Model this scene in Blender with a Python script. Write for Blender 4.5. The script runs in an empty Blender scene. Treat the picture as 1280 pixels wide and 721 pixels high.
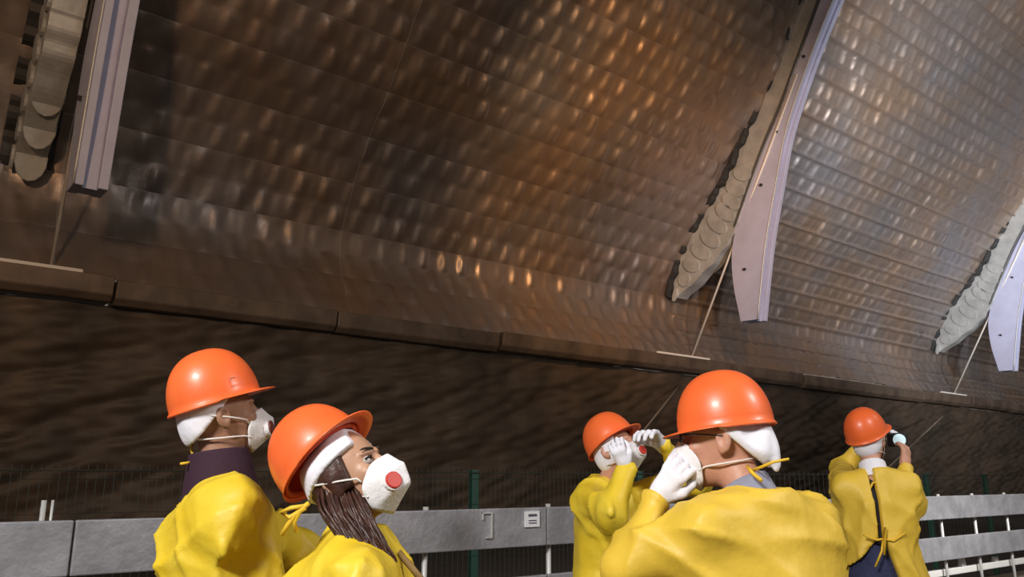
import bpy, math, random
import numpy as np
from mathutils import Vector, Matrix
random.seed(7); rng = np.random.default_rng(7)
C = bpy.context.scene.collection
sc = bpy.context.scene
# ------------------------------------------------------------ camera, world, lights
EYE = 1.45
PITCH = math.atan(.238); cP, sP = math.cos(PITCH), math.sin(PITCH)
cam = bpy.data.objects.new('camera', bpy.data.cameras.new('camera')); C.objects.link(cam)
cam.location = (0, 0, EYE); cam.rotation_euler = (math.pi/2 + PITCH, 0, 0)
cam.data.sensor_width = 36; cam.data.lens = 36*1000/1280
cam.data.clip_end = 300
sc.camera = cam
sc.view_settings.view_transform = 'Standard'; sc.view_settings.look = 'None'
sc.view_settings.gamma = 1; sc.view_settings.exposure = 0.0
try: sc.view_settings.use_curve_mapping = False
except Exception: pass
world = bpy.data.worlds.new('world'); sc.world = world; world.use_nodes = True
world.node_tree.nodes['Background'].inputs[0].default_value = (.62, .52, .45, 1)
world.node_tree.nodes['Background'].inputs[1].default_value = .26
def area(name, loc, target, size, watts, col, spread=180):
    l = bpy.data.lights.new(name, 'AREA'); l.shape = 'RECTANGLE'; l.size, l.size_y = size
    l.energy = watts; l.color = col; l.spread = math.radians(spread)
    o = bpy.data.objects.new(name, l); C.objects.link(o); o.location = loc
    o.rotation_euler = (Vector(target)-Vector(loc)).to_track_quat('-Z', 'Y').to_euler()
    return o
def spot(name, loc, target, watts, col, angle, blend=.8, radius=.3):
    l = bpy.data.lights.new(name, 'SPOT'); l.energy = watts; l.color = col
    l.spot_size = math.radians(angle); l.spot_blend = blend; l.shadow_soft_size = radius
    o = bpy.data.objects.new(name, l); C.objects.link(o); o.location = loc
    o.rotation_euler = (Vector(target)-Vector(loc)).to_track_quat('-Z', 'Y').to_euler()
    return o
# hall directions: AX runs along the hall, NR points to the far wall
AX = Vector((.7866, .6174, 0)); NR = Vector((-.6174, .7866, 0))
def H(n, s, z): return NR*n + AX*s + Vector((0, 0, z + EYE))       # z counted from eye height
area('floodlight_visitors', (-2.6, -2.2, 4.6), (.2, 2.6, 1.3), (1.3, .8), 135, (1, .97, .95), 105)
area('floodlight_visitors_side', (4.2, .6, 4.4), (.4, 2.6, 1.3), (1.0, .8), 110, (1, .96, .93))
area('fill_walkway', H(-.5, 7.5, 3.2), H(3.6, 8.5, -.6), (1.0, .7), 130, (1, .97, .94), 95)  # added unseen fill, brightens the rail at right and the far visitor
spot('floodlight_warm_vault', H(2.5, 8, 6.5), H(12.9, 14.3, 6.8), 4000, (1, .56, .26), 60, 1, .35)
spot('floodlight_cool_vault', H(1.0, 16, 4.0), H(9.5, 26, 11), 13000, (.90, .92, 1), 80, 1, .5)
spot('fill_rib', H(-2, 9, 2.0), H(11.5, 18, 5.5), 4200, (.80, .85, 1), 40, 1, .4)  # unseen fill added to make the middle rib lighter and bluer
spot('floodlight_far_bay', H(1.0, 26, 3.0), H(12.5, 34, 6.0), 4200, (.95, .94, 1), 90, 1, .4)
spot('fill_near_bay', H(1.0, -3, 4.0), H(12.5, 4, 7.0), 1500, (1, .62, .36), 110, 1, .4)  # added unseen fill, tinted to warm the left part of the vault

# ------------------------------------------------------------ helpers
def at(px, py, t):
    """point t metres deep that the photograph shows at px, py"""
    X = (px-640)/1000; u = (360-py)/1000
    return Vector((X*t, (cP-u*sP)*t, EYE + (sP+u*cP)*t))
def link(o, parent=None):
    C.objects.link(o)
    if parent is not None: o.parent = parent
    return o
def empty(name, loc, label, cat, group=None, kind=None):
    o = bpy.data.objects.new(name, None); C.objects.link(o); o.location = loc
    o.empty_display_size = .1
    if label: o['label'] = label
    if cat: o['category'] = cat
    if group: o['group'] = group
    if kind: o['kind'] = kind
    return o
def mesh_np(name, V, F, mat, parent=None, smooth=True):
    me = bpy.data.meshes.new(name)
    V = np.asarray(V, np.float32); F = np.asarray(F, np.int32)
    if F.ndim == 2:
        k = F.shape[1]
        me.vertices.add(len(V)); me.vertices.foreach_set('co', V.ravel())
        me.loops.add(F.size); me.loops.foreach_set('vertex_index', F.ravel())
        me.polygons.add(len(F)); me.polygons.foreach_set('loop_start', np.arange(0, F.size, k, dtype=np.int32))
        try: me.polygons.foreach_set('loop_total', np.full(len(F), k, np.int32))
        except Exception: pass
        me.update(calc_edges=True)
    me.polygons.foreach_set('use_smooth', np.full(len(me.polygons), smooth))
    me.materials.append(mat); me.update()
    o = bpy.data.objects.new(name, me); link(o, parent)
    return o
class MB:
    """collects simple solids, builds them as one mesh"""
    def __init__(s): s.v = []; s.f = []
    def add(s, v, f):
        k = len(s.v); s.v += [tuple(p) for p in v]; s.f += [tuple(i+k for i in q) for q in f]
    def hexa(s, p):
        s.add(p, [(0,3,2,1),(4,5,6,7),(0,1,5,4),(1,2,6,5),(2,3,7,6),(3,0,4,7)])
    def box(s, c, ux, uy, uz):
        c, ux, uy, uz = Vector(c), Vector(ux), Vector(uy), Vector(uz)
        s.hexa([c-ux-uy-uz, c+ux-uy-uz, c+ux+uy-uz, c-ux+uy-uz, c-ux-uy+uz, c+ux-uy+uz, c+ux+uy+uz, c-ux+uy+uz])
    def tube(s, pts, r, k=8, flat=1.0, up=Vector((0,0,1))):
        pts = [Vector(p) for p in pts]; n = len(pts); V = []
        rr = r if isinstance(r, (list, tuple)) else [r]*n
        for i, p in enumerate(pts):
            t = (pts[min(i+1, n-1)] - pts[max(i-1, 0)]).normalized()
            a = t.cross(up)
            if a.length < 1e-3: a = t.cross(Vector((1, .1, 0)))
            a.normalize(); b = a.cross(t)
            for j in range(k):
                w = 2*math.pi*j/k
                V.append(p + a*(math.cos(w)*rr[i]*flat) + b*(math.sin(w)*rr[i]))
        F = [(i*k+j, i*k+(j+1) % k, (i+1)*k+(j+1) % k, (i+1)*k+j) for i in range(n-1) for j in range(k)]
        F += [tuple(range(k-1, -1, -1)), tuple((n-1)*k+j for j in range(k))]
        s.add(V, F)
    def build(s, name, mat, parent=None, bevel=0, smooth=False, segs=2):
        me = bpy.data.meshes.new(name); me.from_pydata(s.v, [], s.f); me.update()
        if smooth: me.polygons.foreach_set('use_smooth', [True]*len(me.polygons))
        me.materials.append(mat)
        o = bpy.data.objects.new(name, me); link(o, parent)
        if bevel:
            m = o.modifiers.new('bevel', 'BEVEL'); m.width = bevel; m.segments = segs; m.limit_method = 'ANGLE'
        return o
def mat(name, col, rough=.5, metal=0, bump=0, bscale=20, var=0, col2=None, vscale=3, coat=0, sss=0, detail=4, stretch=None, emit=0, spec=None):
    m = bpy.data.materials.new(name); m.use_nodes = True; nt = m.node_tree; N = nt.nodes; L = nt.links
    b = N['Principled BSDF']; b.inputs['Base Color'].default_value = (*col, 1)
    b.inputs['Roughness'].default_value = rough; b.inputs['Metallic'].default_value = metal
    if coat: b.inputs['Coat Weight'].default_value = coat; b.inputs['Coat Roughness'].default_value = .15
    if sss:
        b.inputs['Subsurface Weight'].default_value = sss; b.inputs['Subsurface Radius'].default_value = (.012, .005, .003)
    if spec is not None: b.inputs['Specular IOR Level'].default_value = spec
    if emit:
        b.inputs['Emission Color'].default_value = (*col, 1); b.inputs['Emission Strength'].default_value = emit
    tc = N.new('ShaderNodeTexCoord'); src = tc.outputs['Object']
    if stretch:
        mp = N.new('ShaderNodeMapping'); mp.inputs['Scale'].default_value = stretch; L.new(src, mp.inputs[0]); src = mp.outputs[0]
    if col2 is not None:
        nz = N.new('ShaderNodeTexNoise'); nz.inputs['Scale'].default_value = vscale; nz.inputs['Detail'].default_value = detail
        nz.inputs['Roughness'].default_value = .6
        L.new(src, nz.inputs['Vector'])
        cr = N.new('ShaderNodeValToRGB'); cr.color_ramp.elements[0].position = .36; cr.color_ramp.elements[1].position = .64
        cr.color_ramp.elements[0].color = (*col, 1); cr.color_ramp.elements[1].color = (*col2, 1)
        L.new(nz.outputs['Fac'], cr.inputs[0]); L.new(cr.outputs[0], b.inputs['Base Color'])
    if bump:
        n2 = N.new('ShaderNodeTexNoise'); n2.inputs['Scale'].default_value = bscale; n2.inputs['Detail'].default_value = 4
        L.new(src, n2.inputs['Vector'])
        bp = N.new('ShaderNodeBump'); bp.inputs['Strength'].default_value = bump; bp.inputs['Distance'].default_value = .02
        L.new(n2.outputs['Fac'], bp.inputs['Height']); L.new(bp.outputs[0], b.inputs['Normal'])
    return m
M = dict(
    foil=mat('embossed_metal', (.37, .26, .18), .42, .65, .25, 6, col2=(.30, .275, .265), vscale=.3),
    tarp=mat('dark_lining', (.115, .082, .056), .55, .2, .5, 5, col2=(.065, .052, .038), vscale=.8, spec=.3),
    beam=mat('ledge_metal', (.20, .145, .10), .55, .3, .2, 10, col2=(.11, .08, .058), vscale=1.6),
    rib=mat('rib_paint', (.60, .62, .80), .5, .05, .1, 20, col2=(.52, .53, .68), vscale=1.3),
    web=mat('rib_zinc', (.54, .55, .52), .5, .25, .35, 9, col2=(.40, .41, .39), vscale=2.2),
    bolt=mat('bolt', (.06, .06, .06), .5, .5),
    cable=mat('cable', (.85, .80, .70), .5, .0),
    dimcable=mat('guy_wire', (.55, .5, .42), .6, .2),
    zinc=mat('galvanised', (.40, .40, .43), .5, .25, .25, 30, col2=(.28, .28, .30), vscale=5, stretch=(1, 1, 1)),
    post=mat('pale_post', (.60, .60, .58), .45, .3),
    pale=mat('pale_rail', (.74, .73, .70), .5, .05, .1, 20),
    tan=mat('timber', (.40, .35, .28), .7, 0, .2, 12, col2=(.32, .28, .22), vscale=4),
    green=mat('green_coating', (.012, .05, .035), .5),
    wire=mat('fence_wire', (.02, .028, .022), .7),
    ground=mat('dark_earth', (.045, .034, .024), .9, 0, .8, 3, col2=(.028, .024, .019), vscale=1.5),
    paper=mat('white_sheet', (.85, .85, .88), .6),
    ink=mat('dark_print', (.10, .10, .14), .6),
    orange=mat('orange_plastic', (.95, .175, .04), .38, 0, .02, 40, coat=.12, col2=(.92, .145, .032), vscale=6),
    orange_in=mat('orange_inner', (.55, .05, .015), .5),
    yellow=mat('yellow_gown', (.86, .64, .05), .50, 0, .35, 12, col2=(.82, .57, .022), vscale=5),
    yellow2=mat('yellow_gown_dull', (.82, .56, .06), .52, 0, .3, 11, col2=(.77, .52, .05), vscale=5),
    tie=mat('yellow_tie', (.82, .52, .03), .6),
    white=mat('white_fabric', (.88, .88, .95), .7, 0, .15, 30),
    glove=mat('white_glove', (.88, .88, .95), .6, 0, .12, 40),
    mask=mat('mask_white', (.84, .83, .84), .75, 0, .15, 90),
    strap=mat('mask_strap', (.80, .76, .72), .7),
    red=mat('red_valve', (.55, .035, .02), .4),
    darkred=mat('dark_valve', (.16, .03, .02), .5),
    skin=mat('skin_light', (.62, .33, .22), .5, 0, .08, 90, sss=.15, col2=(.56, .28, .19), vscale=14),
    skin_tan=mat('skin_tan', (.40, .215, .13), .5, 0, .08, 90, sss=.12, col2=(.35, .18, .11), vscale=14),
    skin_w=mat('skin_woman', (.50, .28, .175), .45, 0, .05, 90, sss=.15),
    hair=mat('hair_brown', (.035, .014, .010), .42, 0, .12, 90, col2=(.065, .025, .015), vscale=30),
    darkhair=mat('hair_dark', (.02, .014, .012), .5, 0, .4, 120),
    purple=mat('purple_cloth', (.032, .008, .022), .85, 0, .2, 40),
    navy=mat('navy_cloth', (.026, .032, .09), .8, 0, .3, 40),
    blackc=mat('black_cloth', (.014, .013, .018), .85, 0, .3, 40),
    greyblue=mat('grey_collar', (.26, .27, .36), .85, 0, .3, 80),
    black=mat('black_plastic', (.015, .015, .018), .4),
    screen=mat('lit_screen', (.62, .82, .88), .25, 0, emit=.55),
    eyewhite=mat('eye_white', (.50, .44, .40), .2),
    iris=mat('iris', (.03, .016, .01), .1),
    lip=mat('lip', (.42, .12, .09), .45),
    strapbrown=mat('brown_strap', (.20, .12, .035), .7, 0, .2, 40),
)
# lining: base colour carries the brown of warm reflections; roughness varied by noise
def foil_material(m):
    nt = m.node_tree; N = nt.nodes; L = nt.links; b = N['Principled BSDF']
    n = N.new('ShaderNodeTexNoise'); n.inputs['Scale'].default_value = 1.3; n.inputs['Detail'].default_value = 5
    tc = N.new('ShaderNodeTexCoord'); L.new(tc.outputs['Object'], n.inputs['Vector'])
    mr = N.new('ShaderNodeMapRange'); mr.inputs[1].default_value = .3; mr.inputs[2].default_value = .7
    mr.inputs[3].default_value = .30; mr.inputs[4].default_value = .55
    L.new(n.outputs['Fac'], mr.inputs[0]); L.new(mr.outputs[0], b.inputs['Roughness'])
foil_material(M['foil'])

# ------------------------------------------------------------ the vault lining
PROF = [(13.95, 3.14), (14.35, 3.8), (14.6, 4.4), (14.5, 5.15), (13.75, 6.45), (12.55, 7.75), (11.75, 8.75), (11.1, 9.5), (10.4, 10.5), (9.6, 11.9), (8.4, 13.7), (6.6, 15.5), (4.2, 16.9), (1.2, 17.7), (-2.5, 17.7)]
def catmull(P, k=24):
    P = np.array(P, float); Q = np.vstack([2*P[0]-P[1], P, 2*P[-1]-P[-2]]); out = []
    for i in range(1, len(Q)-2):
        for j in range(k):
            t = j/k
            out.append(.5*((2*Q[i]) + (-Q[i-1]+Q[i+1])*t + (2*Q[i-1]-5*Q[i]+4*Q[i+1]-Q[i+2])*t*t + (-Q[i-1]+3*Q[i]-3*Q[i+1]+Q[i+2])*t**3))
    out.append(P[-1]); return np.array(out)
PC = catmull(PROF); seg = np.hypot(*np.diff(PC, axis=0).T); ARC = np.concatenate([[0], np.cumsum(seg)])
def prof(v):
    n = np.interp(v, ARC, PC[:, 0]); z = np.interp(v, ARC, PC[:, 1])
    e = .08
    dn = np.interp(v+e, ARC, PC[:, 0])-np.interp(v-e, ARC, PC[:, 0]); dz = np.interp(v+e, ARC, PC[:, 1])-np.interp(v-e, ARC, PC[:, 1])
    l = np.hypot(dn, dz)+1e-9
    return n, z, -dz/l, dn/l             # point and the normal that looks into the hall
def wob(a, b, seed, f=1.0):
    r = np.random.default_rng(seed); o = 0
    for i in range(7):
        k = r.normal(size=2)*f*(1+.5*i); o = o + np.sin(k[0]*a+k[1]*b+r.uniform(0, 6.28))/(1+.5*i)
    return o/3
ROWH = .50; PITCHS = .50
RIBS = [1.85, 17.25, 32.95, 48.6]
vault = empty('ceiling', H(14, 17, 0), 'curved metal vault lining of embossed sheets rising over the ledge', None, kind='structure')
del vault['label']
def vault_panel(s0, s1, r0, r1):
    step = PITCHS/9 if s0 < 24 else PITCHS/6
    ns = int(round((s1-s0)/step))+1; nv = (r1-r0)*8+1
    S, Vv = np.meshgrid(np.linspace(s0+.001, s1-.001, ns), np.linspace(r0*ROWH+.0005, r1*ROWH-.0005, nv), indexing='ij')
    row = np.floor(Vv/ROWH+1e-6).clip(r0, r1-1); fv = Vv/ROWH-row
    q = S/PITCHS + .5*(row % 2) + .10*np.sin(row*2.3+S*.35); cell = np.floor(q); fs = q-cell
    rnd = np.abs(np.sin(cell*12.9898+row*78.233)*43758.5453) % 1
    rnd2 = np.abs(np.sin(cell*39.425+row*11.13)*24634.63) % 1
    sh_ = fs + .18*(rnd2-.5); bump = np.exp(-((sh_-.45)/.20)**2)*(np.sin(np.pi*fv.clip(0, 1))**.6)
    wrin = wob(S, Vv, 3, 2.6)*.022 + wob(S, Vv, 5, .7)*.05
    near = 1-np.clip((S-2)/10, 0, 1)*.0
    amp = (.030+.055*rnd)*(1-.55*np.clip((9-S)/9, 0, 1))
    tilt = (fs-.5)*(rnd2-.5)*.06*np.sin(np.pi*fv)
    h = bump*amp + wrin + tilt
    ridge = np.exp(-((fv*(1-fv))/.02)**2)
    h = h + ridge*np.where(S > 17.2, .085, 0)
    n, z, nn, nzv = prof(Vv)
    n = n+nn*h; z = z+nzv*h
    P = np.stack([NR.x*n+AX.x*S, NR.y*n+AX.y*S, z+EYE], -1).reshape(-1, 3)
    c = H(14, 17, 0); P = P-np.array(c)
    i, j = np.meshgrid(np.arange(ns-1), np.arange(nv-1), indexing='ij'); a = (i*nv+j).ravel()
    F = np.stack([a, a+1, a+nv+1, a+nv], -1)
    return mesh_np('roof_panel', P, F, M['foil'], vault)
edges = [-9.0, -5.4, -1.8, 1.85] + [1.85+5.13*k for k in range(1, 3)] + [17.25] + [17.25+5.23*k for k in range(1, 3)] + [32.95, 38.2, 43.4, 48.6, 55, 62, 70]
NROW = int(ARC[-1]/ROWH)
for a, b in zip(edges[:-1], edges[1:]):
    r = 0
    while r < NROW:
        vault_panel(a, b, r, min(r+2, NROW)); r += 2
# ------------------------------------------------------------ ledge, lower wall, ground
ledge = empty('trim_1', H(14, 17, 3), None, None, kind='structure')
s = -9.0; k = 0
while s < 68:
    e = s+3.9
    mb = MB(); o0 = Vector(H(14, 17, 3)); g = .02
    dn = .04*math.sin(k*2.1); dz = .03*math.sin(k*1.3)
    sect = [(13.72+dn, 3.14+dz), (14.3, 3.14+dz), (14.3, 2.76+dz), (13.86+dn, 2.74+dz), (13.76+dn, 2.84+dz)]
    A = [H(n, s+g, z)-o0 for n, z in sect]; B = [H(n, e-g, z)-o0 for n, z in sect]; m = len(sect)
    mb.add(A+B, [tuple(range(m-1, -1, -1)), tuple(range(m, 2*m))]+[(i, (i+1) % m, m+(i+1) % m, m+i) for i in range(m)])
    mb.build('beam_segment', M['beam'], ledge, bevel=.02); s = e; k += 1
def grid_obj(name, f, us, vs, material, parent=None):
    U, V = np.meshgrid(us, vs, indexing='ij'); P = f(U, V).reshape(-1, 3)
    nu, nv = U.shape; i, j = np.meshgrid(np.arange(nu-1), np.arange(nv-1), indexing='ij'); a = (i*nv+j).ravel()
    return mesh_np(name, P, np.stack([a, a+1, a+nv+1, a+nv], -1), material, parent)
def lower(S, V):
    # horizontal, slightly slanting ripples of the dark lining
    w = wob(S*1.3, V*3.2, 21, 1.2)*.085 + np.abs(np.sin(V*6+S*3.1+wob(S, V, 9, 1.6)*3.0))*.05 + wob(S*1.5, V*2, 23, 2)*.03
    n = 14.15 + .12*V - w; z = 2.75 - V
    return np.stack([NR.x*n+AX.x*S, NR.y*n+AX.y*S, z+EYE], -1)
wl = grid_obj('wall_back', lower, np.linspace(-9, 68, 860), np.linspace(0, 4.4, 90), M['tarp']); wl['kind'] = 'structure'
def gr(X, Y):
    z = wob(X, Y, 31, 1.2)*.03-.0
    return np.stack([X, Y, np.where(Y > 7, z, 0)], -1)
gd = grid_obj('floor', gr, np.linspace(-22, 66, 190), np.linspace(-9, 62, 150), M['ground']); gd['kind'] = 'structure'

# ------------------------------------------------------------ ribs
RIB_L = [(12.22, 3.92), (12.38, 5.07), (12.27, 6.14), (11.62, 7.44), (11.1, 8.4), (10.52, 9.3), (9.72, 10.74), (8.95, 12.1), (7.9, 13.7), (6.2, 15.3), (4.0, 16.5), (1.2, 17.2), (-2.5, 17.2)]
RIB_R = [(11.72, 3.9), (11.52, 4.9), (11.30, 5.9), (10.91, 7.24), (10.56, 8.39), (10.13, 9.34), (9.45, 10.6), (8.55, 12.0), (7.5, 13.3), (5.9, 14.8), (3.8, 16.0), (1.1, 16.7), (-2.5, 16.7)]
WEB_O = [(14.40, 4.93), (14.05, 5.85), (13.55, 6.55), (12.75, 7.35), (12.25, 7.85), (11.75, 8.55), (11.25, 9.25), (10.5, 10.35), (9.75, 11.6), (8.6, 13.5), (6.7, 15.3), (4.2, 16.7), (1.2, 17.5), (-2.5, 17.5)]
WEB_I = [(14.25, 4.90), (13.32, 5.42), (12.55, 5.95), (12.20, 6.35), (11.9, 6.9), (11.5, 7.7), (11.05, 8.55), (10.2, 9.9), (9.35, 11.5), (8.2, 13.3), (6.4, 15.0), (4.1, 16.3), (1.2, 17.0), (-2.5, 17.0)]
def strip_solid(mb, O, I, s0, s1, org):
    n = len(O); V = []
    for sv in (s0, s1):
        for L_ in (O, I): V += [H(p[0], sv, p[1])-org for p in L_]
    a, b, c, d = 0, n, 2*n, 3*n; F = []
    for i in range(n-1):
        F += [(a+i, a+i+1, b+i+1, b+i), (c+i, d+i, d+i+1, c+i+1), (a+i, c+i, c+i+1, a+i+1), (b+i, b+i+1, d+i+1, d+i)]
    F += [(a, b, d, c), (a+n-1, c+n-1, d+n-1, b+n-1)]
    mb.add(V, F)
def resample(L_, k):
    return catmull(L_, k)
ROPE = [(14.0, 3.2), (10.1, 9.9)]
rib_labels = ['tapered white steel vault rib ending high above the purple-collared visitor',
              'long curved pale lavender vault rib with bolts, the one over the four visitors\' gap',
              'small far vault rib cut off by the right picture edge',
              'farthest vault rib beyond the picture edge']
rib_labels = ['nearest pale steel vault rib, short and wide, hanging above the man in a purple collar',
              'tall curved pale lavender vault rib with dark bolts, above the man touching his mask',
              'far pale vault rib at the right edge, above the visitor raising a camera']
cab_labels = ['thin pale stay cable running from the nearest rib down to the ledge at left',
              'thin pale stay cable crossing the tall middle rib down to the ledge',
              'thin pale stay cable from the far rib at the right edge down to the ledge']
for ri, S0 in enumerate(RIBS[:3]):
    org = H(12, S0, 0); wo = -.5 if ri == 0 else 0
    rb = empty('vault_rib', org, rib_labels[ri], 'rib', 'steel ribs carrying the vault')
    L1, R1 = resample(RIB_L, 4), resample(RIB_R, 4)
    hw = .22
    # two side plates and a recessed inner channel, as a fabricated box rib
    for sg in (-1, 1):
        mb = MB(); a = S0+sg*hw; strip_solid(mb, L1, R1, min(a, a-sg*.13), max(a, a-sg*.13), org)
        mb.build('side_plate', M['rib'], rb, bevel=.012)
    # channel web set back from the inner edge
    R2 = [R1[i]+(L1[i]-R1[i])*.22 for i in range(len(R1))]; L2 = [L1[i]+(R1[i]-L1[i])*.12 for i in range(len(R1))]
    mb = MB(); strip_solid(mb, L2, R2, S0-hw+.12, S0+hw-.12, org); mb.build('channel_web', M['rib'], rb)
    # bright lip along the front edge
    mb = MB(); mb.tube([H(p[0]-.01, S0-hw, p[1])-org for p in R1], .018, 6); mb.build('edge_lip', M['post'], rb, smooth=True)
    # closing strip that follows the lining, with a scalloped outer edge
    O = resample(WEB_O, 10); I = resample(WEB_I, 10)
    sc_ = np.arange(len(O)); wave = .10*np.abs(np.sin(sc_*.42))-.03 + .03*np.sin(sc_*1.7)
    T = np.gradient(O, axis=0); T /= np.linalg.norm(T, axis=1)[:, None]
    Ow = O + np.stack([T[:, 1], -T[:, 0]], -1)*wave[:, None]
    Iw = I.copy(); m_ = sc_ < 34; Iw[m_] += np.stack([T[m_, 1], -T[m_, 0]], -1)*(.025*np.sin(sc_[m_]*.8)[:, None])
    mb = MB(); strip_solid(mb, Ow, Iw, S0+wo-hw-.02, S0+wo+hw*.9, org); mb.build('closing_strip', M['web'], rb, bevel=.015)
    Od = Ow+np.stack([T[:, 1], -T[:, 0]], -1)*.10; mb = MB(); strip_solid(mb, Od, Od-np.stack([T[:, 1], -T[:, 0]], -1)*.09, S0+wo-.42, S0+wo+hw*1.5, org); mb.build('shadow_strip', M['bolt'], rb)  # added black strip, stands in for the shadow beside the closing strip
    # overlapping cover pieces on the strip's lower end
    for k in range(10):
        i0 = 1+k*5; c = (Ow[i0]+Iw[i0])/2; hwid = np.linalg.norm(Ow[i0]-Iw[i0])*.36
        mb = MB(); ring = []
        t = T[i0]; nn_ = np.array([t[1], -t[0]])
        for j in range(14):
            w = 2*math.pi*j/14
            ring.append(c + t*.20*math.cos(w) + nn_*hwid*.9*math.sin(w))
        A = [H(p[0], S0+wo-hw-.065, p[1])-org for p in ring]; B = [H(p[0], S0+wo-hw-.01, p[1])-org for p in ring]
        mb.add(A+B, [tuple(range(14)), tuple(range(27, 13, -1))]+[(j, 14+j, 14+(j+1) % 14, (j+1) % 14) for j in range(14)])
        mb.build('cover_plate', M['web'], rb, bevel=.01)
        if ri == 0 and k < 3:
            ci = Iw[i0]; A = []; B = []
            for j in range(14):
                w = 2*math.pi*j/14; p = ci+t*(.34*math.cos(w)+.12*k)
                for lst, off in ((A, .07), (B, .0)): q = p-nn_*off; lst.append(H(q[0], S0+wo-.01+.23*math.sin(w), q[1])-org)
            mb = MB(); mb.add(A+B, [tuple(range(14)), tuple(range(27, 13, -1))]+[(j, 14+j, 14+(j+1) % 14, (j+1) % 14) for j in range(14)])
            mb.build('cover_plate', M['web'], rb, bevel=.015)
    # dark joint between rib and strip
    mb = MB(); mb.tube([H(p[0]+.05, S0-hw-.03, p[1])-org for p in L1[9:]], .03, 6); mb.build('joint_seal', M['bolt'], rb)
    for i in (5, 12, 17, 23, 27, 31):
        p = L1[i]*.55+R1[i]*.45
        mb = MB(); mb.tube([H(p[0], S0-hw-.05, p[1])-org, H(p[0], S0-hw+.02, p[1])-org], .04, 6); mb.build('bolt', M['bolt'], rb)
    p0, p1 = ROPE; org2 = H(p0[0], S0-.05, p0[1])
    cb = empty('stay_cable', org2, cab_labels[ri], 'cable', 'stay cables of the vault ribs')
    mb = MB(); mb.tube([Vector((0, 0, 0)), H(p1[0]-.12, S0-.30, p1[1])-org2], .030, 8); mb.build('rope', M['cable'], cb, smooth=True)
    mb = MB(); mb.box(Vector((0, 0, 0))+AX*-.02, AX*.07, NR*.07, Vector((0, 0, .05))); mb.build('anchor_block', M['cable'], cb, bevel=.01)
    # flat bar on the ledge at the cable foot
    mb = MB(); mb.box(H(13.72, S0-.7, 3.17), AX*1.05, NR*.03, Vector((0, 0, .025)))
    o = mb.build('ledge_bar', M['cable']); o['label'] = ['narrow pale bar on the ledge at the foot of the nearest stay cable', 'narrow pale bar on the ledge at the foot of the middle stay cable', 'narrow pale bar on the ledge at the foot of the farthest stay cable'][ri]
    o['category'] = 'metal bar'; o['group'] = 'bars at the cable feet'
for k, (p, q) in enumerate([((851, 479, 21.6), (808, 533, 17.5)), ((1178, 520, 29), (1140, 556, 23.5))]):
    A = at(*p); B = at(*q); D = B-A
    end = A + D*2.2
    mb = MB(); mb.tube([A, end], .022, 6); o = mb.build('guy_wire', M['dimcable'], smooth=True)
    o['label'] = ['faint thin guy wire below the ledge, behind the small masked woman', 'faint thin guy wire below the ledge, right of the raised camera'][k]; o['category'] = 'wire'

# ------------------------------------------------------------ guard rail and mesh fence
def bar(mb, n, s0, s1, z0, z1, th):
    mb.hexa([H(n, s0, z0), H(n, s1, z0), H(n+th, s1, z0), H(n+th, s0, z0), H(n, s0, z1), H(n, s1, z1), H(n+th, s1, z1), H(n+th, s0, z1)])
gr_ = empty('guard_rail', (0, 0, 0), 'long guard rail of grey galvanised planks on thin pale posts, behind the visitors', 'railing')
s = -4.0; lens = [2.6, 2.1, 2.55, 2.6, 2.4, 2.6, 2.6, 2.6, 2.6, 2.6, 2.6, 2.6, 2.6]
for L_ in lens:
    for z0, z1 in ((-.385, -.165), (-.765, -.55)):
        mb = MB(); bar(mb, 3.8, s+.004, s+L_-.004, z0, z1, .035)
        mb.build('plank', M['zinc'], gr_, bevel=.006)
    s += L_
posts = [-2.9, -2.0, -1.15, -.28, .587, 1.5, 2.43, 3.31, 4.2, 5.05, 5.9, 6.75, 7.6, 8.43, 9.19, 10.0] + [10.85+.85*k for k in range(20)]
for sp in posts:
    top = -.085 if abs(sp-.587) < .01 else -.148
    mb = MB(); mb.tube([H(3.86, sp, -EYE), H(3.86, sp, top)], .011 if top > -.1 else .016, 8)
    if abs(sp-.587) < .01: mb.tube([H(3.86, sp+.032, -.4), H(3.86, sp+.032, top)], .006, 6)
    mb.build('post', M['post'], gr_, smooth=True)
for z0, z1, n0, m_, nm in ((-.93, -.865, 3.9, 'pale', 'lower_rail'), (-1.16, -1.06, 4.1, 'tan', 'kick_board')):
    s = -4
    while s < 30:
        mb = MB(); bar(mb, n0, s+.005, s+3.9, z0, z1, .05); mb.build(nm, M[m_], gr_, bevel=.008); s += 3.91
# marks on the top plank
def on_rail(px, py, n=3.793):
    X = (px-640)/1000; u = (360-py)/1000; r = Vector((X, cP-u*sP, sP+u*cP)); t = n/(r.dot(NR)); return r.dot(AX)*t, r.z*t
sa, za = on_rail(665, 648)
mb = MB(); bar(mb, 3.788, sa-.055, sa+.055, za-.045, za+.045, .010); tg = empty('info_plate', H(3.788, sa, za), 'small square white plate with dark lines on the top plank', 'sign')
o = mb.build('plate', M['paper']); o.parent = tg; o.matrix_parent_inverse = Matrix.Translation(-tg.location)
for dz, dh, w in ((.022, .010, .032), (-.008, .004, .03), (-.022, .004, .03)):
    mb = MB(); bar(mb, 3.785, sa-w, sa+w, za+dz-dh/1.5, za+dz+dh/1.5, .002); o = mb.build('printed_line', M['ink']); o.parent = tg; o.matrix_parent_inverse = Matrix.Translation(-tg.location)
sb, zb = on_rail(609, 656)
mb = MB()
for (a, b, c, d) in ((-.035, .03, .062, .072), (-.01, .03, -.072, -.062), (.025, .036, -.068, .070), (-.035, -.028, .03, .072)):
    bar(mb, 3.786, sb+a, sb+b, zb+c, zb+d, .0135)
o = mb.build('bracket_clip', M['post'], None, bevel=.002); o['label'] = 'thin pale bracket-shaped clip on the top plank, left of the square plate'; o['category'] = 'clip'
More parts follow.
